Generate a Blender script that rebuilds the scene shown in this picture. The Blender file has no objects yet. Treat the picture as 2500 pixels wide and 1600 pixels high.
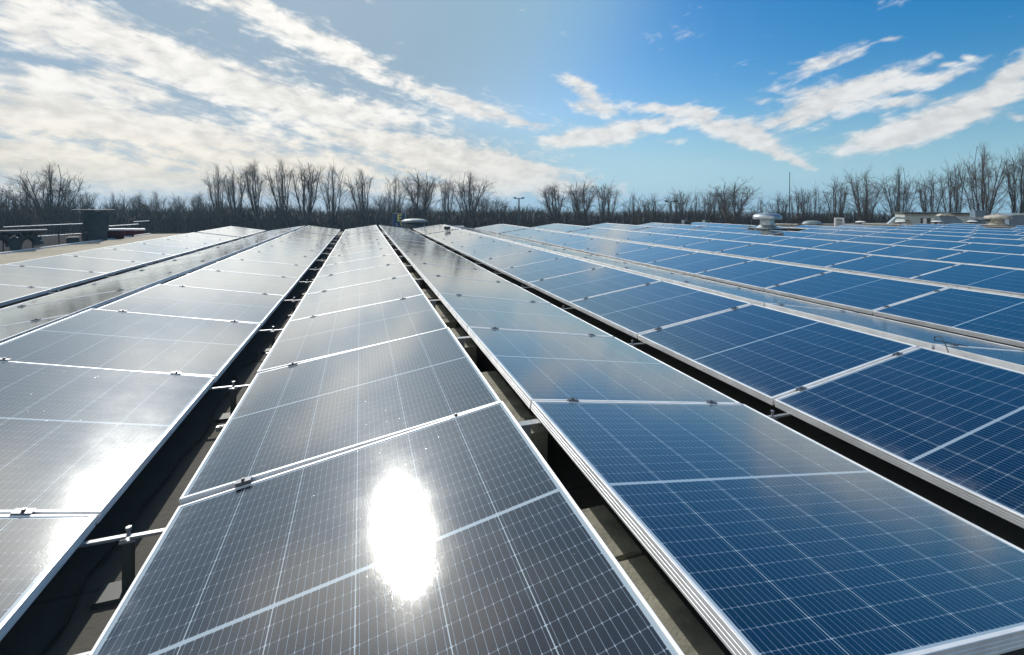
import bpy, bmesh, math, random
from mathutils import Vector, Matrix
R = math.radians
SC = bpy.context.scene
COL = SC.collection

# ---------------------------------------------------------------- camera
F_PX, YAW, PITCH, ROLL, CX, CH = 1104.35, 18.427, 0.1495, 0.306, -0.5624, 0.7474   # level camera, picture cropped low: a lens shift
yr, pr, rr = R(YAW), R(PITCH), R(ROLL)
fw = Vector((math.sin(yr)*math.cos(pr), math.cos(yr)*math.cos(pr), -math.sin(pr)))
rt = Vector((math.cos(yr), -math.sin(yr), 0)); up = rt.cross(fw)
r2 = rt*math.cos(rr)+up*math.sin(rr); u2 = -rt*math.sin(rr)+up*math.cos(rr)
cd = bpy.data.cameras.new('camera'); cam = bpy.data.objects.new('camera', cd); COL.objects.link(cam)
cd.sensor_fit = 'HORIZONTAL'; cd.sensor_width = 36; cd.lens = 36*F_PX/2500
cd.shift_y = -296/2500; cd.clip_start = .02; cd.clip_end = 5000
m = Matrix((r2, u2, -fw)).transposed().to_4x4(); m.translation = Vector((CX, 0, CH)); cam.matrix_world = m
SC.camera = cam

def azel(u, v):                      # direction (deg) in which something was seen, world azimuth from +Y and elevation
    d = (fw*F_PX+r2*(u-1250)-u2*(v-504)).normalized()
    return math.degrees(math.atan2(d.x, d.y)), math.degrees(math.asin(d.z))
def spot(u, v, dist):                # a world point at horizontal distance dist
    a, e = azel(u, v); a, e = R(a), R(e)
    return Vector((CX+dist*math.sin(a), dist*math.cos(a), CH+dist*math.tan(e)))

# ---------------------------------------------------------------- world, sun, exposure
SUN_AZ, SUN_EL = -9.4, 35.0
SC.view_settings.view_transform = 'Standard'; SC.view_settings.look = 'None'
SC.view_settings.exposure = 0.0; SC.view_settings.gamma = 1
SC.render.film_transparent = False

class NT:
    def __init__(s, tree): s.t = tree; s.n = tree.nodes; s.l = tree.links
    def node(s, ty, **kw):
        n = s.n.new(ty)
        for k, v in kw.items(): setattr(n, k, v)
        return n
    def put(s, sock, v):
        if hasattr(v, 'is_linked') or isinstance(v, bpy.types.NodeSocket): s.l.new(v, sock)
        else: sock.default_value = v
    def m(s, op, a, b=None, c=None, clamp=False):
        n = s.n.new('ShaderNodeMath'); n.operation = op; n.use_clamp = clamp
        s.put(n.inputs[0], a)
        if b is not None: s.put(n.inputs[1], b)
        if c is not None: s.put(n.inputs[2], c)
        return n.outputs[0]
    def ss(s, x, a, b, lo=0., hi=1.):
        n = s.n.new('ShaderNodeMapRange'); n.interpolation_type = 'SMOOTHSTEP'
        for i, v in enumerate((x, a, b, lo, hi)): s.put(n.inputs[i], v)
        return n.outputs[0]
    def lin(s, x, a, b, lo=0., hi=1.):
        n = s.n.new('ShaderNodeMapRange')
        for i, v in enumerate((x, a, b, lo, hi)): s.put(n.inputs[i], v)
        return n.outputs[0]
    def comb(s, x, y, z=0.):
        n = s.n.new('ShaderNodeCombineXYZ')
        for i, v in enumerate((x, y, z)): s.put(n.inputs[i], v)
        return n.outputs[0]
    def sep(s, v):
        n = s.n.new('ShaderNodeSeparateXYZ'); s.l.new(v, n.inputs[0]); return n.outputs
    def mix(s, f, a, b):
        n = s.n.new('ShaderNodeMix'); n.data_type = 'RGBA'
        s.put(n.inputs[0], f); s.put(n.inputs[6], a); s.put(n.inputs[7], b); return n.outputs[2]
    def noise(s, vec, scale, detail=4., rough=.5, dist=0.):
        n = s.n.new('ShaderNodeTexNoise'); s.l.new(vec, n.inputs['Vector'])
        n.inputs['Scale'].default_value = scale; n.inputs['Detail'].default_value = detail
        n.inputs['Roughness'].default_value = rough; n.inputs['Distortion'].default_value = dist
        return n.outputs[0]

w = bpy.data.worlds.new('World'); SC.world = w; w.use_nodes = True
wt = NT(w.node_tree); wt.n.clear()
sky = wt.node('ShaderNodeTexSky', sky_type='NISHITA', sun_disc=False)
sky.sun_elevation = R(SUN_EL); sky.sun_rotation = R(SUN_AZ)
sky.air_density = 1.0; sky.dust_density = 1.1; sky.ozone_density = 2.2; sky.altitude = 10
SKY_STRENGTH = 0.115
tc = wt.node('ShaderNodeTexCoord'); D = tc.outputs['Generated']
dx, dy, dz = wt.sep(D)
az = wt.m('MULTIPLY', wt.m('ARCTAN2', dx, dy), 57.29578)
el = wt.m('MULTIPLY', wt.m('ARCSINE', dz), 57.29578)
# wind-stretched noise in degrees of azimuth and elevation, sheared along the streaks
def rot(a, b, deg):
    c, s_ = math.cos(R(deg)), math.sin(R(deg))
    return (wt.m('ADD', wt.m('MULTIPLY', a, c), wt.m('MULTIPLY', b, s_)),
            wt.m('SUBTRACT', wt.m('MULTIPLY', b, c), wt.m('MULTIPLY', a, s_)))
# the streaks fan: left of az ~10 they fall to the right, right of it they rise
ra, rb = rot(az, el, -13); rc, rd = rot(az, el, 20)
nA = wt.noise(wt.comb(wt.m('MULTIPLY', ra, .09), wt.m('MULTIPLY', rb, .42), .3), 1., 8., .6, .35)
nB = wt.noise(wt.comb(wt.m('MULTIPLY', rc, .13), wt.m('MULTIPLY', rd, .40), 3.3), 1., 8., .6, .3)
side = wt.ss(az, 22., 38.)
nS = wt.m('ADD', wt.m('MULTIPLY', nA, wt.m('SUBTRACT', 1., side)), wt.m('MULTIPLY', nB, side))
nP = wt.noise(wt.comb(wt.m('MULTIPLY', az, .42), wt.m('MULTIPLY', el, .80), 7.), 1., 8., .57, .25)   # puffy billows
fA = wt.noise(wt.comb(wt.m('MULTIPLY', ra, .30), wt.m('MULTIPLY', rb, 1.6), 1.3), 1., 5., .56, .6)
fB = wt.noise(wt.comb(wt.m('MULTIPLY', rc, .30), wt.m('MULTIPLY', rd, 1.3), 5.3), 1., 5., .56, .6)
nF = wt.m('ADD', wt.m('MULTIPLY', fA, wt.m('SUBTRACT', 1., side)), wt.m('MULTIPLY', fB, side))
ED = wt.m('ADD', wt.m('MULTIPLY', wt.m('SUBTRACT', nS, .5), 1.5), wt.m('ADD', wt.m('MULTIPLY', wt.m('SUBTRACT', nP, .5), 1.9), wt.m('MULTIPLY', wt.m('SUBTRACT', nF, .5), 1.3)))

CLOUDS = [  # centre u, v ; half length, half width ; angle ; weight
 (430,150,560,58,20,1.15),(60,70,240,50,15,.9),(740,85,300,40,27,1.1),(560,10,160,22,12,.9),(880,140,110,20,30,.85),
 (150,205,230,42,6,1.0),(120,275,330,60,6,1.2),(330,215,150,26,24,1.0),(420,320,420,48,9,1.15),(640,225,330,48,14,1.05),(860,270,260,38,8,.95),(700,160,70,18,10,.8),
 (1130,255,200,26,17,1.1),(1270,300,90,15,8,.9),(930,345,210,32,9,1.1),(1130,395,300,48,12,1.25),(1240,420,160,40,6,1.1),
 (60,375,200,32,5,1.1),(250,420,420,38,3,1.15),(700,400,420,40,3,1.15),(500,455,600,30,0,1.0),(1100,460,300,30,0,.9),
 (1430,222,70,26,30,.95),(1450,262,70,20,10,1.0),(1400,200,60,12,5,.7),(1500,322,180,24,-9,1.25),(1430,345,120,14,0,1.0),(1660,272,130,16,6,1.05),(1730,300,50,22,40,.9),
 (1810,322,95,28,12,1.2),(1850,350,90,20,15,1.1),(1905,378,66,15,20,1.1),(1960,402,40,10,18,.9),(2000,258,180,36,-22,1.3),(2010,225,130,16,0,.9),(2020,150,110,20,-18,1.0),(1870,245,60,10,0,.7),
 (2170,185,90,18,-18,.85),(2260,200,120,18,-14,.95),(2220,250,130,16,-4,.95),(2250,310,220,38,-16,1.35),(2370,260,150,34,-24,1.2),(2460,190,110,32,-38,1.2),(2150,340,100,26,-10,1.1),(2480,285,40,14,10,.8),
 (2180,95,34,9,-5,.85),(2290,138,18,10,0,.7),(2365,140,20,8,0,.7),(2320,158,30,9,0,.7),
 (1560,90,300,10,-3,.28),(1350,470,260,20,0,.65),(1620,345,60,8,5,.55)]
acc = None
for (u, v, hl, hw, an, wgt) in CLOUDS:
    c0 = azel(u, v); ca, sa = math.cos(R(an)), math.sin(R(an))
    e1 = azel(u+hl*ca, v+hl*sa); e2 = azel(u-hl*ca, v-hl*sa)
    g1 = azel(u-hw*sa, v+hw*ca); g2 = azel(u+hw*sa, v-hw*ca)
    ax = ((e1[0]-e2[0])/2, (e1[1]-e2[1])/2); bx_ = ((g1[0]-g2[0])/2, (g1[1]-g2[1])/2)
    det = ax[0]*bx_[1]-ax[1]*bx_[0]
    # inverse 2x2 -> ellipse space
    i00, i01, i10, i11 = bx_[1]/det, -bx_[0]/det, -ax[1]/det, ax[0]/det
    px = wt.m('MULTIPLY_ADD', az, i00, wt.m('MULTIPLY_ADD', el, i01, -(c0[0]*i00+c0[1]*i01)))
    py = wt.m('MULTIPLY_ADD', az, i10, wt.m('MULTIPLY_ADD', el, i11, -(c0[0]*i10+c0[1]*i11)))
    q = wt.m('ADD', wt.m('MULTIPLY', px, px), wt.m('MULTIPLY', py, py))
    g = wt.m('MULTIPLY', wt.m('POWER', 2.7183, wt.m('MULTIPLY', q, -.8)), wgt)
    acc = g if acc is None else wt.m('ADD', wt.m('MAXIMUM', acc, g), wt.m('MULTIPLY', wt.m('MINIMUM', acc, g), .25))
# high broken cloud outside what the photo shows (seen only in the glass)
hx = wt.m('DIVIDE', dx, wt.m('MAXIMUM', dz, .12)); hy = wt.m('DIVIDE', dy, wt.m('MAXIMUM', dz, .12))
nH = wt.noise(wt.comb(wt.m('ADD', wt.m('MULTIPLY', hx, 1.2), wt.m('MULTIPLY', hy, .5)), wt.m('MULTIPLY', hy, .75), 0.), 1.3, 7., .58, .25)
high = wt.m('MULTIPLY', wt.ss(el, 25., 32.), wt.m('ADD', wt.m('MULTIPLY', wt.m('SUBTRACT', 1., wt.ss(az, -5., 34.)), .62), .08))
field = wt.m('ADD', acc, wt.m('MULTIPLY', high, wt.m('ADD', 1.0, wt.m('MULTIPLY', wt.m('SUBTRACT', nH, .5), 7.))))
fill_bank = wt.m('MULTIPLY', wt.m('SUBTRACT', 1., wt.ss(az, -62., -32.)), wt.m('SUBTRACT', .85, wt.ss(el, 25., 55., 0., .85)))  # unseen cloud bank added to brighten frame sides and left panel reflections
field = wt.m('ADD', field, fill_bank)
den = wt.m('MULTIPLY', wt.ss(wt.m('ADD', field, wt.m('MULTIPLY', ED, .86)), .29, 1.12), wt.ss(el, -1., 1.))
# thin veil over the sunward side and along the horizon
veil = wt.m('MULTIPLY', wt.m('SUBTRACT', 1., wt.ss(az, -10., 42.)), .92)
veil = wt.m('MINIMUM', .92, wt.m('ADD', veil, wt.m('MULTIPLY', wt.m('SUBTRACT', 1., wt.ss(el, -1., 15.)), .80)))
# cosine to the sun for silver lining / forward glow of the cloud
sd = Vector((math.sin(R(SUN_AZ))*math.cos(R(SUN_EL)), math.cos(R(SUN_AZ))*math.cos(R(SUN_EL)), math.sin(R(SUN_EL))))
dp = wt.node('ShaderNodeVectorMath', operation='DOT_PRODUCT'); wt.l.new(D, dp.inputs[0]); dp.inputs[1].default_value = sd
cs = wt.m('MAXIMUM', dp.outputs['Value'], 0.)
glow = wt.m('ADD', wt.m('MULTIPLY', wt.m('POWER', cs, 9.), .30), wt.m('ADD', wt.m('MULTIPLY', wt.m('POWER', cs, 220.), 4.), wt.m('MULTIPLY', wt.m('MULTIPLY', wt.m('POWER', cs, 5.), wt.ss(el, 24., 34.)), 1.35)))  # last term is unseen glow, added above the view to brighten panel reflections
shade = wt.ss(wt.m('ADD', wt.m('MULTIPLY', nP, .6), wt.m('MULTIPLY', nS, .4)), .36, .64, .80, 1.08)
cb = wt.m('MULTIPLY', wt.m('ADD', wt.m('ADD', .83, wt.m('MULTIPLY', wt.m('SUBTRACT', 1., wt.ss(az, -5., 30.)), .10)), wt.m('MULTIPLY', glow, .5)), shade)
warm = wt.m('SUBTRACT', 1., wt.ss(el, 1., 15.))
ccol = wt.mix(wt.m('MULTIPLY', wt.m('MAXIMUM', warm, .30), wt.m('SUBTRACT', 1., wt.ss(az, -5., 45.))), (1., .995, .975, 1), (1., .905, .75, 1))
cm = wt.node('ShaderNodeVectorMath', operation='SCALE'); wt.l.new(ccol, cm.inputs[0]); wt.l.new(cb, cm.inputs['Scale'])
vm = wt.node('ShaderNodeVectorMath', operation='SCALE'); wt.l.new(wt.mix(wt.ss(az, -5., 45.), (.355, .485, .61, 1), (.30, .59, .77, 1)), vm.inputs[0]); wt.l.new(wt.m('ADD', wt.m('ADD', .86, wt.m('MULTIPLY', wt.m('SUBTRACT', 1., wt.ss(el, 0., 9.)), .28)), wt.m('MULTIPLY', glow, .22)), vm.inputs['Scale'])
# saturate clear sky slightly via gamma on the physical sky after scaling
sc_ = wt.node('ShaderNodeVectorMath', operation='SCALE'); wt.l.new(sky.outputs[0], sc_.inputs[0]); sc_.inputs['Scale'].default_value = SKY_STRENGTH
hs = wt.node('ShaderNodeHueSaturation'); hs.inputs['Saturation'].default_value = 1.6; hs.inputs['Hue'].default_value = .496; wt.l.new(sc_.outputs[0], hs.inputs['Color'])
veil = wt.m('MAXIMUM', veil, wt.m('MULTIPLY', wt.ss(cs, .70, .93), .97))
base = wt.mix(veil, hs.outputs[0], vm.outputs[0])
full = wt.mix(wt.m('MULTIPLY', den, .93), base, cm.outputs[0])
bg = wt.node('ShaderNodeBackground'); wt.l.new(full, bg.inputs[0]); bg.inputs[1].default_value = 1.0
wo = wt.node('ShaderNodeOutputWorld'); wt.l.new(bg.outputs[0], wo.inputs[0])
w.cycles.sampling_method = 'MANUAL'; w.cycles.sample_map_resolution = 1024

sl = bpy.data.lights.new('sun', 'SUN'); sl.energy = 3.8; sl.angle = R(.53); sl.color = (1, .95, .88)
so = bpy.data.objects.new('sun', sl); COL.objects.link(so)
so.rotation_euler = sd.to_track_quat('Z', 'Y').to_euler(); so.location = (0, 0, 30)

# ---------------------------------------------------------------- materials
def new_mat(name):
    mt = bpy.data.materials.new(name); mt.use_nodes = True
    t = NT(mt.node_tree); b = t.n['Principled BSDF']; return mt, t, b
def simple(name, col, rough=.6, metal=0., var=.12, scale=6., bump=0., bscale=60.):
    mt, t, b = new_mat(name); tc = t.node('ShaderNodeTexCoord')
    n = t.noise(tc.outputs['Object'], scale, 5., .6)
    c1 = tuple(max(0, c*(1-var*1.6)) for c in col)+(1,); c2 = tuple(min(1, c*(1+var*1.6)) for c in col)+(1,)
    t.l.new(t.mix(t.ss(n, .3, .7), c1, c2), b.inputs['Base Color'])
    b.inputs['Roughness'].default_value = rough; b.inputs['Metallic'].default_value = metal
    if bump:
        bp = t.node('ShaderNodeBump'); bp.inputs['Strength'].default_value = bump; bp.inputs['Distance'].default_value = .01
        t.l.new(t.noise(tc.outputs['Object'], bscale, 4.), bp.inputs['Height']); t.l.new(bp.outputs[0], b.inputs['Normal'])
    return mt

W_, L_ = 1.04, 1.0980           # module across the slope, pitch along the row
PL = L_-.014                    # module length
TILT = R(8.30); P = 2.3562; GR = .1184
Y0 = 1.616-L_                  # near end of the array
FLG = .0085

def mat_cells():
    mt, t, b = new_mat('solar_cells'); tc = t.node('ShaderNodeTexCoord'); x, y, z = t.sep(tc.outputs['Object'])
    oi = t.node('ShaderNodeObjectInfo'); rnd = oi.outputs['Random']
    mx = .0165; pw = (W_-2*mx)/6; g = .0055; my = .0150; ph = (PL/2-my-g)/12
    fx = t.m('DIVIDE', t.m('SUBTRACT', x, mx), pw); cx = t.m('FRACT', fx)
    dX = t.m('MULTIPLY', t.m('MINIMUM', cx, t.m('SUBTRACT', 1., cx)), pw)
    yy = t.m('SUBTRACT', t.m('ABSOLUTE', t.m('SUBTRACT', y, PL/2)), g)
    fy = t.m('DIVIDE', yy, ph); cy = t.m('FRACT', fy)
    dY = t.m('MULTIPLY', t.m('MINIMUM', cy, t.m('SUBTRACT', 1., cy)), ph)
    colL = t.m('LESS_THAN', dX, .0011); rowL = t.m('LESS_THAN', dY, .0007)
    dia = t.m('LESS_THAN', t.m('ADD', dX, t.m('MULTIPLY', dY, 1.6)), .0042)
    out = t.m('GREATER_THAN', t.m('ABSOLUTE', t.m('SUBTRACT', x, W_/2)), W_/2-mx)
    out2 = t.m('GREATER_THAN', t.m('ABSOLUTE', t.m('SUBTRACT', y, PL/2)), PL/2-my)
    mid = t.m('LESS_THAN', yy, -.0005)
    white = t.m('MAXIMUM', t.m('MAXIMUM', colL, dia), t.m('MAXIMUM', mid, t.m('MAXIMUM', out, out2)))
    bb = t.m('FRACT', t.m('ADD', t.m('MULTIPLY', cx, 10.), 0.)); dB = t.m('MULTIPLY', t.m('ABSOLUTE', t.m('SUBTRACT', bb, .5)), pw/10)
    bus = t.m('LESS_THAN', dB, .00052)
    pad = t.m('MULTIPLY', t.m('LESS_THAN', dB, .0010), t.m('LESS_THAN', dY, .0026))
    n1 = t.noise(tc.outputs['Object'], 2.2, 3.)
    # one tone per cell
    wn = t.node('ShaderNodeTexWhiteNoise'); wn.noise_dimensions = '3D'
    t.l.new(t.comb(t.m('FLOOR', fx), t.m('FLOOR', t.m('DIVIDE', t.m('SUBTRACT', y, PL/2), ph)), rnd), wn.inputs[0])
    cell = t.mix(t.m('ADD', t.m('MULTIPLY', wn.outputs[0], .4), t.m('MULTIPLY', rnd, .6)), (.0010, .0040, .015, 1), (.0026, .0084, .030, 1))
    c = t.mix(t.m('MULTIPLY', bus, .8), cell, (.19, .26, .35, 1))
    c = t.mix(t.m('MULTIPLY', rowL, .42), c, (.24, .32, .42, 1))
    c = t.mix(t.m('MULTIPLY', pad, .5), c, (.40, .46, .54, 1))
    c = t.mix(white, c, (.33, .41, .48, 1))
    # dried rain marks and dust
    vo = t.node('ShaderNodeTexVoronoi'); vo.inputs['Scale'].default_value = 42.; vo.inputs['Randomness'].default_value = 1.
    off = t.node('ShaderNodeVectorMath', operation='ADD'); t.l.new(tc.outputs['Object'], off.inputs[0]); t.l.new(t.comb(t.m('MULTIPLY', rnd, 37.), t.m('MULTIPLY', rnd, 91.), 0.), off.inputs[1])
    t.l.new(off.outputs[0], vo.inputs['Vector'])
    sp = t.sep(vo.outputs['Color'])
    spk = t.m('MULTIPLY', t.m('LESS_THAN', vo.outputs['Distance'], t.m('MULTIPLY', sp[1], .075)), t.m('GREATER_THAN', sp[0], .80))
    dn = t.noise(off.outputs[0], 5., 6., .65)
    dust = t.m('ADD', t.m('MULTIPLY', t.ss(dn, .45, .8), .022), t.m('MULTIPLY', t.m('MULTIPLY', t.ss(x, W_-.10, W_-.008), t.ss(t.noise(off.outputs[0], 14., 4., .6), .35, .7)), .16))
    c = t.mix(t.m('MAXIMUM', dust, t.m('MULTIPLY', spk, .30)), c, (.48, .50, .52, 1))
    t.l.new(c, b.inputs['Base Color'])
    b.inputs['Roughness'].default_value = .6; b.inputs['Specular IOR Level'].default_value = 0.
    gl = t.node('ShaderNodeBsdfGlossy'); gl.inputs['Color'].default_value = (.94, .96, .93, 1)
    t.l.new(t.m('ADD', t.m('MULTIPLY', spk, .2), t.lin(dn, .3, .8, .060, .100)), gl.inputs['Roughness'])
    bp = t.node('ShaderNodeBump'); bp.inputs['Strength'].default_value = .17; bp.inputs['Distance'].default_value = .0006
    h = t.m('ADD', t.noise(off.outputs[0], 330., 2., .5), t.m('MULTIPLY', spk, .3)); t.l.new(h, bp.inputs['Height'])
    t.l.new(bp.outputs[0], gl.inputs['Normal'])
    lw = t.node('ShaderNodeLayerWeight'); lw.inputs['Blend'].default_value = .5
    fr = t.m('ADD', .035, t.m('MULTIPLY', t.m('POWER', lw.outputs['Facing'], 2.55), .95))
    g2 = t.node('ShaderNodeBsdfGlossy'); g2.inputs['Color'].default_value = (.88, .93, 1, 1); g2.inputs['Roughness'].default_value = .38
    gm_ = t.node('ShaderNodeMixShader'); gm_.inputs[0].default_value = .055; t.l.new(gl.outputs[0], gm_.inputs[1]); t.l.new(g2.outputs[0], gm_.inputs[2])
    ms = t.node('ShaderNodeMixShader'); t.l.new(fr, ms.inputs[0]); t.l.new(b.outputs[0], ms.inputs[1]); t.l.new(gm_.outputs[0], ms.inputs[2])
    t.l.new(ms.outputs[0], t.n['Material Output'].inputs[0])
    return mt
M = {}
M['cells'] = mat_cells()
M['alu'] = simple('anodised_aluminium', (.80, .81, .82), .5, .3, .07, 9.)
M['steel'] = simple('galvanised_steel', (.34, .35, .36), .45, .6, .12, 14.)
M['bolt'] = simple('dark_bolt', (.16, .17, .18), .4, .7)
M['galv_dull'] = simple('dull_cowl', (.20, .25, .27), .6, .2, .2, 5.)
M['clamp'] = simple('clamp_metal', (.16, .17, .19), .4, .7)
M['black'] = simple('black_rubber', (.02, .02, .022), .7)
M['galv'] = simple('weathered_galvanised_cowl', (.42, .47, .49), .38, .75, .18, 5.)
M['cream'] = simple('stained_white_cowl', (.40, .37, .31), .6, 0., .25, 5.)
M['bark'] = simple('bark', (.052, .048, .044), .9, 0., .3, 3.)
M['twig'] = simple('twig', (.085, .070, .055), .9, 0., .3, 1.)
M['wood'] = simple('far_wood', (.042, .040, .034), .95, 0., .5, .6)
M['panel'] = simple('cream_cladding', (.40, .47, .47), .7, 0., .08, 1.)
M['darktrim'] = simple('dark_trim', (.05, .06, .06), .6)
M['bluegrey'] = simple('bluegrey_cladding', (.13, .19, .25), .6, 0., .1, 2.)
M['dusk'] = simple('dark_green_steel', (.045, .065, .075), .5, .2, .2, 4.)
M['red'] = simple('dark_red_paint', (.11, .022, .028), .6, 0., .3, 6.)
M['white'] = simple('white_paint', (.75, .76, .76), .5, 0., .05)
M['bitumen'] = simple('bitumen_felt', (.022, .025, .030), .95, 0., .3, 2.5, .4, 80.); M['bitumen'].node_tree.nodes['Principled BSDF'].inputs['Specular IOR Level'].default_value = .05
M['concrete'] = simple('concrete_block', (.24, .235, .185), .9, 0., .16, 14., .35, 120.)
M['sign_blue'] = simple('sign_blue', (.015, .05, .14), .5)
M['sign_yellow'] = simple('sign_yellow', (.80, .72, .10), .5)
def mat_roof():
    mt, t, b = new_mat('roof_membrane'); tc = t.node('ShaderNodeTexCoord'); v = tc.outputs['Object']
    n1 = t.noise(v, .8, 5., .6); n2 = t.noise(v, 9., 6., .65); n3 = t.noise(v, 150., 2.)
    c = t.mix(t.ss(n1, .35, .65), (.28, .245, .18, 1), (.38, .34, .26, 1))
    c = t.mix(t.m('MULTIPLY', t.ss(n2, .45, .75), .6), c, (.19, .175, .14, 1))
    c = t.mix(t.m('MULTIPLY', t.ss(n3, .45, .7), .3), c, (.46, .43, .37, 1))
    x, y, z = t.sep(v)
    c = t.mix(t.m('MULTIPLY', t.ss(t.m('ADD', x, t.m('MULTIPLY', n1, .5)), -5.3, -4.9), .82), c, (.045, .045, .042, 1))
    j = t.m('LESS_THAN', t.m('ABSOLUTE', t.m('SUBTRACT', t.m('FRACT', t.m('DIVIDE', y, 1.05)), .5)), .006)
    c = t.mix(t.m('MULTIPLY', j, .8), c, (.05, .05, .045, 1))
    t.l.new(c, b.inputs['Base Color']); b.inputs['Roughness'].default_value = .9
    bp = t.node('ShaderNodeBump'); bp.inputs['Strength'].default_value = .5; bp.inputs['Distance'].default_value = .01
    t.l.new(t.noise(v, 40., 6., .7), bp.inputs['Height']); t.l.new(bp.outputs[0], b.inputs['Normal'])
    return mt
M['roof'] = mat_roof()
M['ground'] = simple('winter_grass', (.07, .075, .035), .95, 0., .4, .2)

# ---------------------------------------------------------------- helpers
def tag(o, label=None, cat=None, group=None, kind=None):
    for k, v in (('label', label), ('category', cat), ('group', group), ('kind', kind)):
        if v: o[k] = v
    return o
def empty(name, loc, rot=(0, 0, 0)):
    o = bpy.data.objects.new(name, None); COL.objects.link(o); o.location = loc; o.rotation_euler = rot
    o.empty_display_size = .1; return o
class MB:
    def __init__(s): s.v = []; s.f = []
    def add(s, vs, fs):
        k = len(s.v); s.v += [tuple(a) for a in vs]; s.f += [tuple(i+k for i in f) for f in fs]
    def box(s, x0, x1, y0, y1, z0, z1):
        s.add([(x0,y0,z0),(x1,y0,z0),(x1,y1,z0),(x0,y1,z0),(x0,y0,z1),(x1,y0,z1),(x1,y1,z1),(x0,y1,z1)],
              [(0,3,2,1),(4,5,6,7),(0,1,5,4),(1,2,6,5),(2,3,7,6),(3,0,4,7)])
    def tube(s, p, q, r0, r1, n=6, cap=True):
        p, q = Vector(p), Vector(q); d = (q-p)
        if d.length < 1e-6: return
        a = d.orthogonal().normalized(); b_ = d.normalized().cross(a)
        vs = []
        for c, r in ((p, r0), (q, r1)):
            for i in range(n):
                th = 2*math.pi*i/n; vs.append(c+a*math.cos(th)*r+b_*math.sin(th)*r)
        fs = [(i, (i+1) % n, n+(i+1) % n, n+i) for i in range(n)]
        if cap: fs += [tuple(range(n))[::-1], tuple(range(n, 2*n))]
        s.add(vs, fs)
    def lathe(s, prof, cx=0, cy=0, n=32):
        vs = []
        for r, z in prof:
            for i in range(n):
                th = 2*math.pi*i/n; vs.append((cx+r*math.cos(th), cy+r*math.sin(th), z))
        fs = []
        for j in range(len(prof)-1):
            for i in range(n): fs.append((j*n+i, j*n+(i+1) % n, (j+1)*n+(i+1) % n, (j+1)*n+i))
        fs += [tuple(range(n))[::-1], tuple(range((len(prof)-1)*n, len(prof)*n))]
        s.add(vs, fs)
    def prism(s, poly, y0, y1):       # polygon in x,z extruded along y
        n = len(poly); vs = [(x, y0, z) for x, z in poly]+[(x, y1, z) for x, z in poly]
        s.add(vs, [tuple(range(n)), tuple(range(n, 2*n))[::-1]]+[(i, n+i, n+(i+1) % n, (i+1) % n) for i in range(n)])
    def mesh(s, name, mat, smooth=False, bevel=0):
        me = bpy.data.meshes.new(name); me.from_pydata(s.v, [], s.f); me.validate()
        if smooth or bevel or True:
            bm = bmesh.new(); bm.from_mesh(me)
            if len(bm.faces) < 20000: bmesh.ops.recalc_face_normals(bm, faces=bm.faces)
            if bevel: bmesh.ops.bevel(bm, geom=[e for e in bm.edges if e.calc_face_angle(0) > .6], offset=bevel, segments=2, affect='EDGES')
            bm.to_mesh(me); bm.free()
        me.materials.append(mat)
        if smooth:
            me.polygons.foreach_set('use_smooth', [True]*len(me.polygons))
            try: me.set_sharp_from_angle(angle=R(38))
            except Exception: pass
        return me
    def build(s, name, mat, parent=None, **kw):
        o = bpy.data.objects.new(name, s.mesh(name, mat, **kw)); COL.objects.link(o)
        if parent: o.parent = parent
        return o
def part(name, me, parent, loc=(0, 0, 0), rot=(0, 0, 0)):
    o = bpy.data.objects.new(name, me); COL.objects.link(o); o.parent = parent; o.location = loc; o.rotation_euler = rot; return o
ORD = 'zeroth first second third fourth fifth sixth seventh eighth ninth tenth eleventh twelfth thirteenth fourteenth fifteenth sixteenth seventeenth eighteenth nineteenth twentieth'.split()
ORD += ['twenty-'+o for o in ORD[1:10]]

# ---------------------------------------------------------------- ground and roof
ZR = -.345
g = MB(); n = 60
g.add([(-600, -600, -8), (600, -600, -8), (600, 600, -8), (-600, 600, -8)], [(0, 1, 2, 3)])
tag(g.build('ground', M['ground']), kind='structure')
rf = MB()                           # the flat roof the array stands on, with the hall below it
rf.prism([(0, 0), (1, 0), (1, 1), (0, 1)], 0, 1); rf = MB()
poly = [(-8.25, -9), (75, -9), (75, 21.8), (26, 21.8), (26, 19.2), (-7.6, 19.2)]
nn = len(poly)
rf.add([(x, y, -8.1) for x, y in poly]+[(x, y, ZR) for x, y in poly],
       [tuple(range(nn))[::-1], tuple(range(nn, 2*nn))]+[(i, (i+1) % nn, nn+(i+1) % nn, nn+i) for i in range(nn)])
hall = empty('flat_roofed_hall', (0, 0, -8.1)); tag(hall, 'flat roofed hall with tan roof carrying the rows of solar panels', 'building')
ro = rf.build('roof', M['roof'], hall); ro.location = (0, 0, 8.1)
tr = MB()
a, b_ = Vector((-8.25, -9)), Vector((-7.6, 19.2)); d = (b_-a).normalized(); nrm = Vector((-d.y, d.x))
def strip(mb, a, b_, off0, off1, z0, z1):
    d = (b_-a).normalized(); nr = Vector((-d.y, d.x)); q = [a+nr*off0, b_+nr*off0, b_+nr*off1, a+nr*off1]
    mb.add([(p.x, p.y, z0) for p in q]+[(p.x, p.y, z1) for p in q], [(0,3,2,1),(4,5,6,7),(0,1,5,4),(1,2,6,5),(2,3,7,6),(3,0,4,7)])
strip(tr, a, b_, .003, .07, ZR-.16, ZR+.03)
e = tr.build('roof_edge_trim', M['white'], hall); e.location = (0, 0, 8.1)
lr = MB(); lr.box(-40, -8.35, -9, 30, -8.1, -.92)
lo = empty('lower_roof_annex', (-20, 10, -8.1)); tag(lo, 'lower annex with black felt roof left of the panel roof', 'building')
x = lr.build('roof', M['bitumen'], lo); x.location = (20, -10, 8.1)

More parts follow.
